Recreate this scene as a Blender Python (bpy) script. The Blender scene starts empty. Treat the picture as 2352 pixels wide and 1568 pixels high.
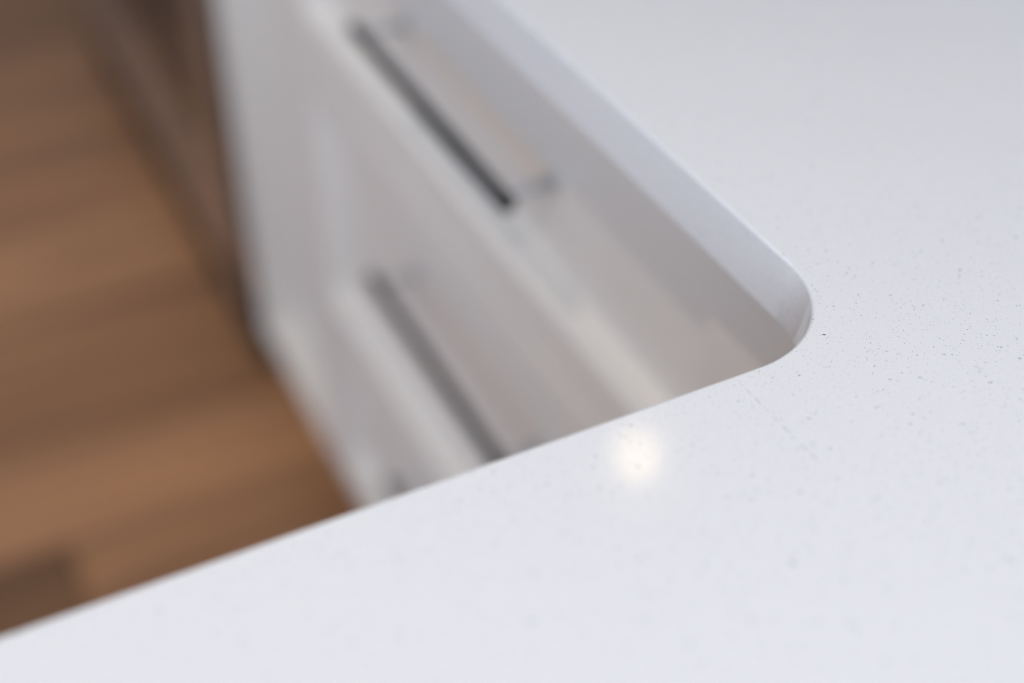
import bpy, bmesh, math, random
from mathutils import Vector, Matrix

sc = bpy.context.scene
COL = sc.collection
ZC = 0.91            # height of the worktop surface above the floor

# ------------------------------------------------------------------ camera
cd = bpy.data.cameras.new('camera')
cam = bpy.data.objects.new('camera', cd)
COL.objects.link(cam)
F = Vector((0.35089892, 0.67196957, -0.65217087))
R = Vector((0.89179635, -0.4522242, 0.01387593))
U = Vector((0.28560325, 0.58647265, 0.757945))
m = Matrix((R, U, -F)).transposed().to_4x4()
m.translation = Vector((-0.26272, -0.24292, ZC + 0.28150))
cam.matrix_world = m
cd.sensor_width = 36.0
cd.lens = 2926.5 / 2352 * 36.0
cd.clip_start = 0.01
cd.dof.use_dof = True
cd.dof.focus_distance = 0.4367
cd.dof.aperture_fstop = 2.35
sc.camera = cam

# ------------------------------------------------------------------ world and exposure
w = bpy.data.worlds.new('world'); sc.world = w
w.use_nodes = True
bg = w.node_tree.nodes['Background']
bg.inputs[0].default_value = (0.62, 0.74, 1.0, 1)
bg.inputs[1].default_value = 1.0
sc.view_settings.view_transform = 'Standard'
sc.view_settings.look = 'None'
sc.view_settings.gamma = 1.0
sc.view_settings.use_curve_mapping = False
sc.view_settings.exposure = 0.04

def area(name, loc, rot, sx, sy, power, col):
    l = bpy.data.lights.new(name, 'AREA'); l.shape = 'RECTANGLE'
    l.size = sx; l.size_y = sy; l.energy = power; l.color = col
    o = bpy.data.objects.new(name, l); o.location = loc; o.rotation_euler = rot
    COL.objects.link(o); return o
# daylight entering through the windows (just outside each pane)
WINL = dict(y0=-1.65, y1=0.1, z0=0.35, z1=2.2)      # window in the left wall
WINB = dict(x0=-1.6, x1=1.4, z0=1.05, z1=2.3)      # window in the wall behind the photographer
area('window_daylight', (-3.30, (WINL['y0'] + WINL['y1']) / 2, (WINL['z0'] + WINL['z1']) / 2),
     (0, -math.pi / 2, 0), 1.8, 1.7, 40, (0.48, 0.71, 1.0))
area('window_daylight', ((WINB['x0'] + WINB['x1']) / 2, -1.80, (WINB['z0'] + WINB['z1']) / 2),
     (math.pi / 2, 0, 0), 2.9, 1.2, 34, (0.85, 0.91, 1.0))

# added unseen ceiling spotlight, angled after the handle's shadow (its fixture is built below)
SPOT_AT, SPOT_TO = Vector((-1.70, -0.45, ZC + 1.40)), Vector((0.06, 0.34, ZC - .1))
_l = bpy.data.lights.new('added_spotlight_beam', 'SPOT'); _l.energy = 24; _l.color = (1.0, 0.95, 0.90)
_l.spot_size = math.radians(52); _l.spot_blend = 1.0; _l.shadow_soft_size = 0.06
_o = bpy.data.objects.new('added_spotlight_beam', _l); COL.objects.link(_o)
_o.location = SPOT_AT + (SPOT_TO - SPOT_AT).normalized() * 0.012
_o.rotation_euler = (SPOT_TO - SPOT_AT).to_track_quat('-Z', 'Y').to_euler()

# ------------------------------------------------------------------ materials
def new_mat(name):
    mt = bpy.data.materials.new(name); mt.use_nodes = True
    nt = mt.node_tree
    return mt, nt, nt.nodes['Principled BSDF']
def N(nt, t, **kw):
    n = nt.nodes.new(t)
    for k, v in kw.items(): setattr(n, k, v)
    return n
def paint(name, col, rough=0.4, bump=0.02, scale=180, spec=0.5, metal=0.0):
    mt, nt, b = new_mat(name)
    tc = N(nt, 'ShaderNodeTexCoord')
    no = N(nt, 'ShaderNodeTexNoise'); no.inputs['Scale'].default_value = scale
    nt.links.new(tc.outputs['Object'], no.inputs['Vector'])
    mx = N(nt, 'ShaderNodeMix', data_type='RGBA')
    mx.inputs[6].default_value = (*[c * 0.96 for c in col], 1); mx.inputs[7].default_value = (*col, 1)
    nt.links.new(no.outputs['Fac'], mx.inputs[0]); nt.links.new(mx.outputs[2], b.inputs['Base Color'])
    bp = N(nt, 'ShaderNodeBump'); bp.inputs['Strength'].default_value = bump; bp.inputs['Distance'].default_value = 0.001
    nt.links.new(no.outputs['Fac'], bp.inputs['Height']); nt.links.new(bp.outputs['Normal'], b.inputs['Normal'])
    b.inputs['Roughness'].default_value = rough; b.inputs['Metallic'].default_value = metal
    b.inputs['Specular IOR Level'].default_value = spec
    return mt

M_cab = paint('cabinet_paint', (0.83, 0.775, 0.715), 0.33)
M_carc = paint('carcass_board', (0.55, 0.53, 0.51), 0.5)
M_kick = paint('kick_board', (0.035, 0.03, 0.027), 0.5)
M_black = paint('black_handle_metal', (0.006, 0.006, 0.005), 0.28, spec=0.3)
M_wall = paint('wall_paint', (0.74, 0.73, 0.71), 0.7, scale=40)
M_ceil = paint('ceiling_paint', (0.84, 0.83, 0.82), 0.8, scale=40)
M_sub = paint('subfloor_board', (0.06, 0.04, 0.03), 0.9)
M_frame = paint('window_frame_paint', (0.8, 0.8, 0.8), 0.4)
M_trim = paint('lamp_trim_metal', (0.7, 0.7, 0.7), 0.3)
M_dark = paint('dark_glass', (0.02, 0.02, 0.022), 0.12)

def steel():
    mt, nt, b = new_mat('brushed_steel')
    tc = N(nt, 'ShaderNodeTexCoord'); mp = N(nt, 'ShaderNodeMapping')
    mp.inputs['Scale'].default_value = (1, 6, 700)
    no = N(nt, 'ShaderNodeTexNoise'); no.inputs['Scale'].default_value = 1.0; no.inputs['Detail'].default_value = 4
    nt.links.new(tc.outputs['Object'], mp.inputs[0]); nt.links.new(mp.outputs[0], no.inputs['Vector'])
    mr = N(nt, 'ShaderNodeMapRange'); mr.inputs[3].default_value = 0.22; mr.inputs[4].default_value = 0.34
    nt.links.new(no.outputs['Fac'], mr.inputs[0]); nt.links.new(mr.outputs[0], b.inputs['Roughness'])
    b.inputs['Metallic'].default_value = 1; b.inputs['Base Color'].default_value = (0.62, 0.61, 0.60, 1)
    return mt
M_steel = steel()

def emit(name, col, s):
    mt, nt, b = new_mat(name)
    b.inputs['Base Color'].default_value = (0.8, 0.8, 0.8, 1)
    b.inputs['Emission Color'].default_value = (*col, 1); b.inputs['Emission Strength'].default_value = s
    return mt
M_lamp = emit('warm_lamp_lens', (1.0, 0.78, 0.45), 38)
M_satin = paint('satin_handle_foot', (0.55, 0.56, 0.58), 0.35, metal=0.3)

def wood():
    mt, nt, b = new_mat('stained_floor_wood')
    oi = N(nt, 'ShaderNodeObjectInfo'); tc = N(nt, 'ShaderNodeTexCoord')
    ad = N(nt, 'ShaderNodeVectorMath', operation='ADD')
    sc_ = N(nt, 'ShaderNodeVectorMath', operation='SCALE'); sc_.inputs[3].default_value = 1.0
    cb = N(nt, 'ShaderNodeCombineXYZ')
    ml = N(nt, 'ShaderNodeMath', operation='MULTIPLY'); ml.inputs[1].default_value = 57
    nt.links.new(oi.outputs['Random'], ml.inputs[0])
    nt.links.new(ml.outputs[0], cb.inputs[0]); nt.links.new(ml.outputs[0], cb.inputs[1])
    nt.links.new(tc.outputs['Object'], ad.inputs[0]); nt.links.new(cb.outputs[0], ad.inputs[1])
    mp = N(nt, 'ShaderNodeMapping'); mp.inputs['Scale'].default_value = (1.6, 22, 22)
    nt.links.new(ad.outputs[0], mp.inputs[0])
    no = N(nt, 'ShaderNodeTexNoise'); no.inputs['Scale'].default_value = 1.0; no.inputs['Detail'].default_value = 6
    no.inputs['Distortion'].default_value = 0.6
    nt.links.new(mp.outputs[0], no.inputs['Vector'])
    cr = N(nt, 'ShaderNodeValToRGB')
    e = cr.color_ramp.elements
    e[0].position = 0.3; e[0].color = (0.31, 0.150, 0.078, 1)
    e[1].position = 0.72; e[1].color = (0.60, 0.30, 0.135, 1)
    nt.links.new(no.outputs['Fac'], cr.inputs[0])
    # per-plank tone, stored in the red channel of each plank's own object colour
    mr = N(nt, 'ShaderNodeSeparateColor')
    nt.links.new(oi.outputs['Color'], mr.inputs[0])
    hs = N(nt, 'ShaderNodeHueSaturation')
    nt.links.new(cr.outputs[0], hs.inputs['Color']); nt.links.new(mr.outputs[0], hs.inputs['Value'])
    nt.links.new(hs.outputs[0], b.inputs['Base Color'])
    b.inputs['Roughness'].default_value = 0.38
    bp = N(nt, 'ShaderNodeBump'); bp.inputs['Strength'].default_value = 0.15; bp.inputs['Distance'].default_value = 0.001
    nt.links.new(no.outputs['Fac'], bp.inputs['Height']); nt.links.new(bp.outputs['Normal'], b.inputs['Normal'])
    return mt
M_wood = wood()

def quartz():
    mt, nt, b = new_mat('speckled_white_quartz')
    L = nt.links.new
    tc = N(nt, 'ShaderNodeTexCoord')
    wn = N(nt, 'ShaderNodeTexNoise'); wn.inputs['Scale'].default_value = 900; wn.inputs['Detail'].default_value = 2
    L(tc.outputs['Object'], wn.inputs['Vector'])
    sb = N(nt, 'ShaderNodeVectorMath', operation='SUBTRACT'); sb.inputs[1].default_value = (0.5, 0.5, 0.5)
    L(wn.outputs['Color'], sb.inputs[0])
    s2 = N(nt, 'ShaderNodeVectorMath', operation='SCALE'); s2.inputs[3].default_value = 0.0016
    L(sb.outputs[0], s2.inputs[0])
    ad = N(nt, 'ShaderNodeVectorMath', operation='ADD'); L(tc.outputs['Object'], ad.inputs[0]); L(s2.outputs[0], ad.inputs[1])
    col = None
    base = N(nt, 'ShaderNodeTexNoise'); base.inputs['Scale'].default_value = 6; base.inputs['Detail'].default_value = 3
    L(tc.outputs['Object'], base.inputs['Vector'])
    bm_ = N(nt, 'ShaderNodeMix', data_type='RGBA')
    bm_.inputs[6].default_value = (0.775, 0.763, 0.760, 1); bm_.inputs[7].default_value = (0.805, 0.795, 0.785, 1)
    L(base.outputs['Fac'], bm_.inputs[0]); col = bm_.outputs[2]
    def layer(col, scale, radius, share, tint, strength, stretch=(1, 1, 1), rot=0.0, warm=None):
        mp = N(nt, 'ShaderNodeMapping'); mp.inputs['Scale'].default_value = stretch; mp.inputs['Rotation'].default_value = (0, 0, rot)
        L(ad.outputs[0], mp.inputs[0])
        v = N(nt, 'ShaderNodeTexVoronoi'); v.inputs['Scale'].default_value = scale
        L(mp.outputs[0], v.inputs['Vector'])
        se = N(nt, 'ShaderNodeSeparateColor'); L(v.outputs['Color'], se.inputs[0])
        # radius varies from cell to cell
        rr = N(nt, 'ShaderNodeMath', operation='MULTIPLY_ADD'); rr.inputs[1].default_value = radius; rr.inputs[2].default_value = radius * 0.35
        L(se.outputs[1], rr.inputs[0])
        df = N(nt, 'ShaderNodeMath', operation='SUBTRACT'); L(rr.outputs[0], df.inputs[0]); L(v.outputs['Distance'], df.inputs[1])
        sm = N(nt, 'ShaderNodeMapRange'); sm.inputs[1].default_value = 0; sm.inputs[2].default_value = radius * 0.3
        L(df.outputs[0], sm.inputs[0])
        ls = N(nt, 'ShaderNodeMath', operation='LESS_THAN'); ls.inputs[1].default_value = share; L(se.outputs[0], ls.inputs[0])
        mu = N(nt, 'ShaderNodeMath', operation='MULTIPLY'); L(sm.outputs[0], mu.inputs[0]); L(ls.outputs[0], mu.inputs[1])
        st = N(nt, 'ShaderNodeMath', operation='MULTIPLY_ADD'); st.inputs[1].default_value = strength * 0.9; st.inputs[2].default_value = strength * 0.2
        L(se.outputs[2], st.inputs[0])
        m3 = N(nt, 'ShaderNodeMath', operation='MULTIPLY'); L(mu.outputs[0], m3.inputs[0]); L(st.outputs[0], m3.inputs[1])
        mx = N(nt, 'ShaderNodeMix', data_type='RGBA'); mx.inputs[7].default_value = (*tint, 1)
        L(m3.outputs[0], mx.inputs[0]); L(col, mx.inputs[6])
        return mx.outputs[2]
    col = layer(col, 3300, 0.24, 0.30, (0.30, 0.32, 0.36), 1.0)
    col = layer(col, 1500, 0.26, 0.34, (0.26, 0.28, 0.32), 1.0)
    col = layer(col, 620, 0.20, 0.26, (0.22, 0.24, 0.32), 0.8, (1, 1.9, 1), 0.5)
    col = layer(col, 340, 0.20, 0.22, (0.36, 0.40, 0.41), 0.7, (1, 1.7, 1), -0.4)
    col = layer(col, 150, 0.13, 0.26, (0.38, 0.43, 0.42), 0.6, (1, 1.5, 1), 0.9)
    col = layer(col, 210, 0.09, 0.07, (0.62, 0.50, 0.30), 0.6)
    # hairline marks on the slab, the last a painted reflection: (centre, direction angle, half length, half width, colour, strength)
    def mark(col, cx, cy, cz, ang, hl, hw, tint, strength, zh=0.004, rot=None):
        mp = N(nt, 'ShaderNodeMapping'); mp.vector_type = 'TEXTURE'
        mp.inputs['Location'].default_value = (cx, cy, cz); mp.inputs['Rotation'].default_value = rot or (0, 0, ang)
        mp.inputs['Scale'].default_value = (hl, hw, zh)
        L(tc.outputs['Object'], mp.inputs[0])
        ln = N(nt, 'ShaderNodeVectorMath', operation='LENGTH'); L(mp.outputs[0], ln.inputs[0])
        mr = N(nt, 'ShaderNodeMapRange'); mr.inputs[1].default_value = 1.0; mr.inputs[2].default_value = 0.6
        mr.inputs[3].default_value = 0; mr.inputs[4].default_value = strength
        L(ln.outputs['Value'], mr.inputs[0])
        mx = N(nt, 'ShaderNodeMix', data_type='RGBA'); mx.inputs[7].default_value = (*tint, 1)
        L(mr.outputs[0], mx.inputs[0]); L(col, mx.inputs[6])
        return mx.outputs[2]
    col = mark(col, -0.0134, 0.00354, 0, 2.55 - math.pi + 0.0, 0.00080, 0.00030, (0.02, 0.02, 0.11), 1.0)
    col = mark(col, 0.02215, -0.0322, 0, -0.93, 0.0012, 0.00012, (0.25, 0.24, 0.33), 0.8)
    for k in range(9):
        t = k / 8.0
        col = mark(col, -0.0536 + 0.0013 * t, -0.0043 - 0.0380 * t, 0, -1.54, 0.0022, 0.00016 + 0.00012 * (k % 3), (0.45, 0.46, 0.49), 0.55)
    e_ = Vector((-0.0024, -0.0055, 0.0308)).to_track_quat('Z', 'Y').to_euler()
    col = mark(col, -0.00376, 0.02535, -0.0143, 0, 0.0006, 0.0006, (0.95, 0.95, 0.96), 0.7, 0.0150, tuple(e_))  # pale streak paints a thin reflection on the rounded edge
    L(col, b.inputs['Base Color'])
    b.inputs['Roughness'].default_value = 0.09
    b.inputs['Specular IOR Level'].default_value = 0.5
    nb = N(nt, 'ShaderNodeTexNoise'); nb.inputs['Scale'].default_value = 1800; nb.inputs['Detail'].default_value = 2
    L(tc.outputs['Object'], nb.inputs['Vector'])
    bp = N(nt, 'ShaderNodeBump'); bp.inputs['Strength'].default_value = 0.05; bp.inputs['Distance'].default_value = 0.0001
    L(nb.outputs['Fac'], bp.inputs['Height']); L(bp.outputs['Normal'], b.inputs['Normal'])
    return mt
M_quartz = quartz()

# ------------------------------------------------------------------ helpers
def link(name, bm, mat, parent=None, smooth=False, loc=None):
    me = bpy.data.meshes.new(name)
    bmesh.ops.recalc_face_normals(bm, faces=bm.faces)
    bm.to_mesh(me); bm.free()
    me.materials.append(mat)
    if smooth:
        for p in me.polygons: p.use_smooth = True
    o = bpy.data.objects.new(name, me); COL.objects.link(o)
    if loc: o.location = loc
    if parent: o.parent = parent
    return o
def box(bm, x0, x1, y0, y1, z0, z1, bev=0.0):
    vs = [bm.verts.new(p) for p in ((x0,y0,z0),(x1,y0,z0),(x1,y1,z0),(x0,y1,z0),(x0,y0,z1),(x1,y0,z1),(x1,y1,z1),(x0,y1,z1))]
    fs = [bm.faces.new([vs[i] for i in f]) for f in ((0,3,2,1),(4,5,6,7),(0,1,5,4),(1,2,6,5),(2,3,7,6),(3,0,4,7))]
    if bev:
        es = list({e for f in fs for e in f.edges})
        bmesh.ops.bevel(bm, geom=es, offset=bev, segments=2, affect='EDGES', profile=0.5)
def empty(name, loc, label, cat, group=None):
    o = bpy.data.objects.new(name, None); o.empty_display_size = 0.1
    o.location = loc; COL.objects.link(o)
    o['label'] = label; o['category'] = cat
    if group: o['group'] = group
    return o
def struct(o):
    o['kind'] = 'structure'; return o
def cyl(bm, p0, p1, r, n=20):
    p0, p1 = Vector(p0), Vector(p1); d = (p1 - p0).normalized()
    a = d.orthogonal().normalized(); c = d.cross(a)
    r0 = [bm.verts.new(p0 + (a * math.cos(t) + c * math.sin(t)) * r) for t in [2 * math.pi * i / n for i in range(n)]]
    r1 = [bm.verts.new(p1 + (a * math.cos(t) + c * math.sin(t)) * r) for t in [2 * math.pi * i / n for i in range(n)]]
    for i in range(n): bm.faces.new((r0[i], r0[(i+1) % n], r1[(i+1) % n], r1[i]))
    bm.faces.new(r0[::-1]); bm.faces.new(r1)

# ------------------------------------------------------------------ room shell
X0, X1, Y0, Y1, H = -3.2, 2.6, -1.7, 3.4, ZC + 1.5
def wall_with_hole(name, axis, pos, a0, a1, h, b0=None, b1=None, z0=None, z1=None, th=0.12, out=-1):
    bm = bmesh.new()
    lo, hi = (pos, pos + out * th) if out > 0 else (pos - th, pos)
    def seg(u0, u1, v0, v1):
        if axis == 'x': box(bm, lo, hi, u0, u1, v0, v1)
        else: box(bm, u0, u1, lo, hi, v0, v1)
    if b0 is None: seg(a0, a1, 0, h)
    else:
        seg(a0, b0, 0, h); seg(b1, a1, 0, h); seg(b0, b1, 0, z0); seg(b0, b1, z1, h)
    return struct(link(name, bm, M_wall))
wall_with_hole('wall_left', 'x', X0, Y0, Y1, H, WINL['y0'], WINL['y1'], WINL['z0'], WINL['z1'])
wall_with_hole('wall_right', 'x', X1, Y0, Y1, H, out=1)
wall_with_hole('wall_back', 'y', Y0, X0 - .12, X1 + .12, H, WINB['x0'], WINB['x1'], WINB['z0'], WINB['z1'])
wall_with_hole('wall_front', 'y', Y1, X0 - .12, X1 + .12, H, out=1)
bm = bmesh.new(); box(bm, X0 - .12, X1 + .12, Y0 - .12, Y1 + .12, H, H + 0.1)
struct(link('ceiling', bm, M_ceil))
# window frames with mullions
bm = bmesh.new()
for (y0, y1) in ((WINL['y0'], WINL['y0'] + .06), (-.80, -.74), (WINL['y1'] - .06, WINL['y1'])):
    box(bm, X0 - .09, X0 - .03, y0, y1, WINL['z0'], WINL['z1'])
for z in (WINL['z0'], WINL['z1'] - .06): box(bm, X0 - .09, X0 - .03, WINL['y0'], WINL['y1'], z, z + .06)
struct(link('window_1', bm, M_frame))
bm = bmesh.new()
for (x0, x1) in ((WINB['x0'], WINB['x0'] + .06), (-.13, -.07), (WINB['x1'] - .06, WINB['x1'])):
    box(bm, x0, x1, Y0 - .09, Y0 - .03, WINB['z0'], WINB['z1'])
for z in (WINB['z0'], WINB['z1'] - .06): box(bm, WINB['x0'], WINB['x1'], Y0 - .09, Y0 - .03, z, z + .06)
struct(link('window_2', bm, M_frame))

# floor: sub-floor with one object per plank, planks running along X
FT = 0.0
bm = bmesh.new(); box(bm, X0, X1, Y0, Y1, -0.03, -0.012)
floor = struct(link('floor', bm, M_sub))
rnd = random.Random(7)
PW = 0.155
lens = (2.9, 3.1)
mesh_cache = {}
def plank_mesh(L):
    if L not in mesh_cache:
        b_ = bmesh.new(); box(b_, -L / 2 + .0008, L / 2 - .0008, -PW / 2 + .0010, PW / 2 - .0010, -0.012, 0.0)
        top = [e for e in b_.edges if all(abs(v.co.z) < 1e-6 for v in e.verts)]
        bmesh.ops.bevel(b_, geom=top, offset=0.0015, segments=1, affect='EDGES')
        bmesh.ops.recalc_face_normals(b_, faces=b_.faces)
        me = bpy.data.meshes.new('floor_plank'); b_.to_mesh(me); b_.free(); me.materials.append(M_wood)
        mesh_cache[L] = me
    return mesh_cache[L]
TONES = {0: 0.88, 1: 1.22, 2: 0.84, 3: 1.0, 4: 1.22, 5: 1.18, 6: 1.0, 7: 1.05, 8: 0.9, 9: 0.8, 10: 0.85}
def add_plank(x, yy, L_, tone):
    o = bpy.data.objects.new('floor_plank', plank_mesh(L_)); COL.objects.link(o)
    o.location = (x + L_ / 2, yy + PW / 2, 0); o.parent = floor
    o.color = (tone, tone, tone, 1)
for row in range(-9, 17):
    yy = 0.735 + row * PW
    tone = TONES.get(row, 0.85 + 0.3 * rnd.random())
    L_ = 1.9 + 0.1 * rnd.randrange(3)
    if row == 0:
        add_plank(-0.27 - L_, yy, L_, 0.50); add_plank(-0.27, yy, 1.9, tone)  # left plank toned dark to stand in for shadow on the floor
    else:
        x = -0.75 - 0.25 * rnd.randrange(4)
        add_plank(x - L_, yy, L_, 0.85 + 0.3 * rnd.random()); add_plank(x, yy, 2.1, tone)

# ------------------------------------------------------------------ L-shaped worktop
RF, TH = 0.0426, 0.0286
XW, XL, YN, YF = 0.95, -0.80, -0.66, 2.12        # outer extents
pts = [(XL, YN), (XW, YN), (XW, YF), (0.0, YF)]
n = 28
arc = [(-RF + RF * math.cos(a), RF - RF * math.sin(a)) for a in [math.pi / 2 * i / n for i in range(n + 1)]]
pts += arc + [(XL, 0.0)]
bm = bmesh.new()
vt = [bm.verts.new((px, py, ZC)) for px, py in pts]
ft = bm.faces.new(vt)
ex = bmesh.ops.extrude_face_region(bm, geom=[ft])
for v in [g for g in ex['geom'] if isinstance(g, bmesh.types.BMVert)]: v.co.z -= TH
bmesh.ops.recalc_face_normals(bm, faces=bm.faces)
es = [e for e in bm.edges if abs(e.verts[0].co.z - e.verts[1].co.z) < 1e-6]
bmesh.ops.bevel(bm, geom=es, offset=0.0012, segments=3, affect='EDGES', profile=0.5)
ct = link('kitchen_countertop', bm, M_quartz)
ct.location = (0, 0, 0)
# the slab's own coordinates have their origin at its inner corner, on the surface
for v in ct.data.vertices: v.co.z -= ZC
ct.location.z = ZC
for p in ct.data.polygons:
    p.use_smooth = abs(p.normal.z) < 0.98 and p.area < 0.02
ct['label'] = 'white speckled quartz kitchen worktop with a rounded inner corner above the drawers'
ct['category'] = 'countertop'

# ------------------------------------------------------------------ shaker front
XF = 0.035
def shaker_frame(y0, y1, z0, z1, rail, bw, rec, th=0.024, wide=0.0):
    """frame of a front in the plane x = XF looking to -x: flat border and sloping moulding inside it"""
    bm = bmesh.new()
    def ring(o, x):
        k = wide if o > .01 else 0.0
        return [bm.verts.new((x, yy, zz)) for yy, zz in ((y0 + o + k, z0 + o), (y1 - o, z0 + o), (y1 - o, z1 - o), (y0 + o + k, z1 - o))]
    b_ = 0.0015
    rs = [ring(0, XF + th), ring(0, XF + b_), ring(b_, XF), ring(rail - .001, XF), ring(rail, XF + .001),
          ring(rail + bw * .45, XF + rec * .40), ring(rail + bw * .8, XF + rec * .85), ring(rail + bw, XF + rec), ring(rail + bw, XF + th)]
    for a, b in zip(rs, rs[1:]):
        for i in range(4): bm.faces.new((a[i], a[(i+1) % 4], b[(i+1) % 4], b[i]))
    for i in range(4): bm.faces.new((rs[-1][i], rs[-1][(i+1) % 4], rs[0][(i+1) % 4], rs[0][i]))
    return bm
def panel(y0, y1, z0, z1, rail, bw, rec, th=0.024):
    bm = bmesh.new(); o = rail + bw - .0005
    box(bm, XF + rec - .0002, XF + th, y0 + o, y1 - o, z0 + o, z1 - o); return bm
def handle_mesh(yc, zc, L):
    bm = bmesh.new()
    xp = XF + REC
    xb = xp - 0.037
    cyl(bm, (xb, yc - L / 2, zc), (xb, yc + L / 2, zc), 0.0050, 20)
    nbar = len(bm.faces)
    for s in (-1, 1):
        ye = yc + s * (L / 2 - .012)
        cyl(bm, (xb + .002, ye, zc), (xp + .0005, ye, zc), 0.0035, 14)
        cyl(bm, (xp - .002, ye, zc), (xp + .0003, ye, zc), 0.006, 20)
    bm.faces.ensure_lookup_table()
    for f in bm.faces[nbar:]: f.material_index = 1
    return bm

cab = empty('drawer_cabinet', (0.3, 0.45, 0), 'off-white shaker cabinet with three stacked drawers under the worktop', 'cabinet')
def kid(name, bm, mat, parent=cab, smooth=False):
    # geometry is written in world coordinates; move it into the parent's frame
    off = Vector(cab.location)
    for v in bm.verts: v.co -= off
    return link(name, bm, mat, parent, smooth)
YR, WIDE = 0.060, 0.028      # the stile nearest the corner is wider than the others
BW, REC = 0.013, 0.018
bm = bmesh.new()
box(bm, XF + .0245, 0.60, YR + .0, 0.7625, 0.115, ZC - TH - .0005)
kid('carcass', bm, M_carc)
bm = bmesh.new()
box(bm, XF + .055, XF + .07, 0.0, 1.028, 0.0, 0.115)
kid('toe_kick', bm, M_kick)
bm = bmesh.new()
box(bm, XF, XF + .02, 0.036, YR - .0015, 0.118, ZC - TH - .002, .001)
kid('corner_filler', bm, M_cab)
fronts = [(ZC - .250, ZC - .043), (ZC - .552, ZC - .253), (ZC - .790, ZC - .555)]
rails = [0.040, 0.035, 0.035]
for i, (z0, z1) in enumerate(fronts):
    rl = rails[i]
    d = kid('drawer', shaker_frame(YR, 0.760, z0, z1, rl, BW, REC, wide=WIDE), M_cab)
    kid('recessed_panel', panel(YR + WIDE, 0.760, z0, z1, rl, BW, REC), M_cab, d)
    zc_h = (ZC - .139, ZC - .361, ZC - .605)[i]
    h = kid('handle', handle_mesh(0.420, zc_h, 0.244), M_black, d, True)
    h.data.materials.append(M_satin)
    h['label'] = 'slim black bar handle on grey satin feet'
# narrow recessed end panel beside the drawers
bm = bmesh.new()
box(bm, XF + .0505, 0.60, 0.7635, 1.028, 0.115, ZC - TH - .0005)
kid('carcass', bm, M_carc)
d = kid('end_panel', shaker_frame(0.7635, 1.028, ZC - .790, ZC - .043, 0.016, 0.004, 0.036, 0.05), M_cab)
kid('recessed_panel', panel(0.7635, 1.028, ZC - .790, ZC - .043, 0.016, 0.004, 0.036, 0.05), M_cab, d)

# ------------------------------------------------------------------ base cabinet under the near arm
nb = empty('base_cabinet', (-0.3, -0.33, 0), 'off-white base cabinet hidden below the near arm of the worktop', 'cabinet')
def nkid(name, bm, mat, parent=nb):
    for v in bm.verts: v.co -= Vector(nb.location)
    return link(name, bm, mat, parent)
bm = bmesh.new(); box(bm, -0.78, 0.90, -0.62, -0.056, 0.115, ZC - TH - .0005)
nkid('carcass', bm, M_carc)
bm = bmesh.new(); box(bm, -0.76, 0.90, -0.60, -0.10, 0.0, 0.115)
nkid('toe_kick', bm, M_kick)
for k in range(2):
    x1 = -0.02 - k * 0.38; x0 = x1 - 0.376
    bm = bmesh.new(); box(bm, x0, x1, -0.0555, -0.036, 0.12, ZC - .043, .002)
    # recessed field
    f = max([f for f in bm.faces if f.normal.y > 0.9] or bm.faces, key=lambda f: (f.calc_center_median().y, f.calc_area()))
    bmesh.ops.inset_region(bm, faces=[f], thickness=0.05, depth=0)
    bmesh.ops.inset_region(bm, faces=[f], thickness=0.02, depth=-0.011)
    nkid('door', bm, M_cab)

# ------------------------------------------------------------------ steel range beyond the drawers
rg = empty('kitchen_range', (0.33, 1.36, 0), 'brushed steel range standing beyond the white drawer cabinet', 'range')
def rkid(name, bm, mat, smooth=False, parent=rg):
    for v in bm.verts: v.co -= Vector(rg.location)
    return link(name, bm, mat, parent, smooth)
RY0, RY1 = 1.110, 2.10
bm = bmesh.new(); box(bm, 0.065, 0.62, RY0 - .004, RY1, 0.03, ZC - TH - .002)
rkid('body', bm, M_dark)
bm = bmesh.new(); box(bm, 0.042, 0.60, RY0 - .02, RY1 - .01, 0.0, 0.098)
rkid('plinth', bm, M_kick)
bm = bmesh.new(); box(bm, 0.034, 0.064, RY0, RY1, 0.10, 0.215, .004)
rkid('storage_drawer', bm, M_steel)
bm = bmesh.new(); box(bm, 0.034, 0.064, RY0, RY1, 0.222, 0.74, .004)
dr = rkid('oven_door', bm, M_steel)
bm = bmesh.new(); box(bm, 0.0325, 0.0345, RY0 + .09, RY1 - .09, 0.32, 0.60, .0008)
rkid('door_glass', bm, M_dark, False, dr)
bm = bmesh.new()
cyl(bm, (-0.01, RY0 + .05, 0.69), (-0.01, RY1 - .05, 0.69), 0.010)
for yy in (RY0 + .09, RY1 - .09): cyl(bm, (-0.01, yy, 0.69), (0.035, yy, 0.69), 0.007)
rkid('handle', bm, M_steel, True, dr)
bm = bmesh.new(); box(bm, 0.034, 0.064, RY0, RY1, 0.747, ZC - TH - .004, .003)
rkid('control_panel', bm, M_steel)

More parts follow.
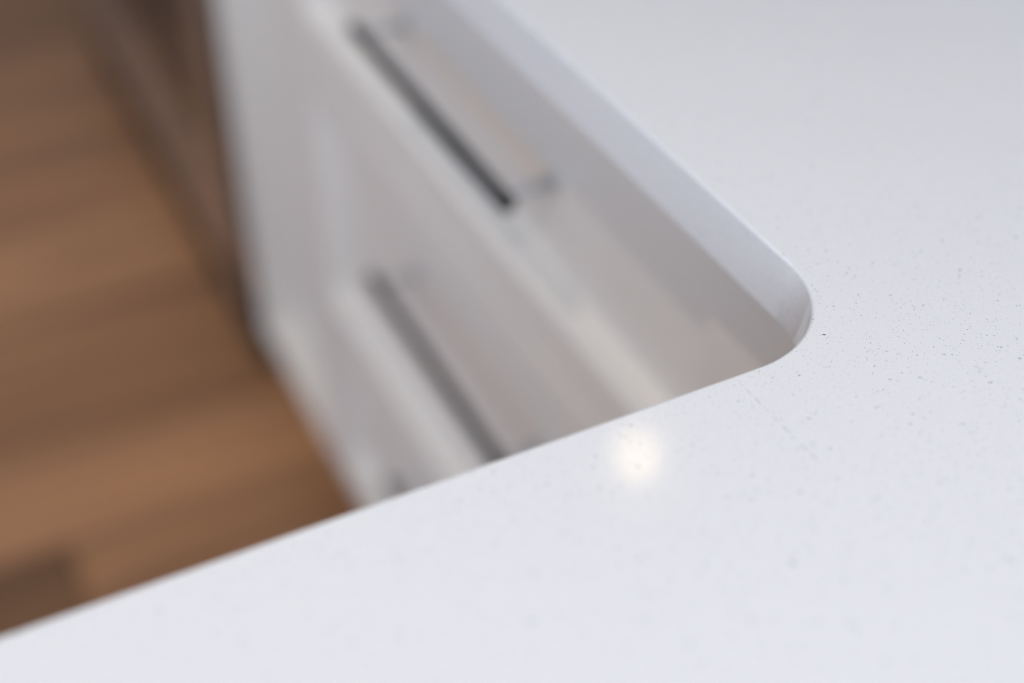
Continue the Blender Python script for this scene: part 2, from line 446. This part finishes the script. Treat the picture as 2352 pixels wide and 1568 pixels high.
# ------------------------------------------------------------------ ceiling downlights
P = Vector((-0.1014, -0.0183, ZC)); D = P - cam.matrix_world.translation; D.z = -D.z
lamp_at = P + D * ((H - ZC) / D.z)
def downlight(x, y, power, first=[None]):
    if first[0] is None:
        t = empty('downlight', (x, y, H), 'round warm recessed ceiling downlight mirrored in the worktop', 'ceiling light', 'recessed ceiling downlights')
        b_ = bmesh.new()
        prof = [(0.023, -.0005), (0.028, -.006), (0.046, -.004), (0.050, -.0002)]
        rings = [[b_.verts.new((r * math.cos(a), r * math.sin(a), z)) for a in [2 * math.pi * i / 40 for i in range(40)]] for r, z in prof]
        for a, b in zip(rings, rings[1:]):
            for i in range(40): b_.faces.new((a[i], a[(i+1) % 40], b[(i+1) % 40], b[i]))
        link('trim_ring', b_, M_trim, t, True)
        b_ = bmesh.new()
        cyl(b_, (0, 0, -.0035), (0, 0, -.0005), 0.023, 40)
        link('lens', b_, M_lamp, t)
        first[0] = t
    else:
        t = first[0].copy(); COL.objects.link(t); t.location = (x, y, H)
        for c in first[0].children:
            k = c.copy(); COL.objects.link(k); k.parent = t
    l = bpy.data.lights.new('downlight_beam', 'SPOT'); l.energy = power; l.color = (1.0, 0.92, 0.83)
    l.spot_size = math.radians(115); l.spot_blend = 0.8; l.shadow_soft_size = 0.015
    lo = bpy.data.objects.new('downlight_beam', l); lo.location = (x, y, H - .01); COL.objects.link(lo)
    return t
downlight(lamp_at.x, lamp_at.y, 0.1)
for dx, dy, pw in ((-1.5, 0, 24), (-3.0, 0, 22), (0, -1.9, 14), (-1.5, -1.9, 24), (-3.0, -1.9, 8)):  # added downlights, unseen; powers set to light worktop, fronts and floor
    downlight(lamp_at.x + dx, lamp_at.y + dy, pw)['label'] = 'unseen warm recessed downlight added to light the worktop, drawers and floor'

sp = empty('added_spotlight', (SPOT_AT.x, SPOT_AT.y, H), 'small grey spotlight, unseen, added to light the drawers and worktop corner', 'spotlight')
b_ = bmesh.new(); cyl(b_, (0, 0, -.012), (0, 0, -.0002), 0.045, 32); link('base', b_, M_trim, sp, False)
b_ = bmesh.new(); cyl(b_, (0, 0, -.055), (0, 0, -.011), 0.008, 16); link('arm', b_, M_trim, sp, False)
dirn = (SPOT_TO - SPOT_AT).normalized(); ofs = Vector((0, 0, SPOT_AT.z - H))
b_ = bmesh.new()
q = dirn.to_track_quat('Z', 'Y')
prof = [(0.0, -.055), (0.030, -.050), (0.038, -.035), (0.042, .0), (0.039, .0), (0.035, -.004), (0.0, -.004)]
rings = [[b_.verts.new(ofs + q @ Vector((max(r, .0008) * math.cos(a), max(r, .0008) * math.sin(a), z))) for a in [2 * math.pi * i / 32 for i in range(32)]] for r, z in prof]
for a, b in zip(rings, rings[1:]):
    for i in range(32): b_.faces.new((a[i], a[(i+1) % 32], b[(i+1) % 32], b[i]))
link('lamp_head', b_, M_trim, sp, True)
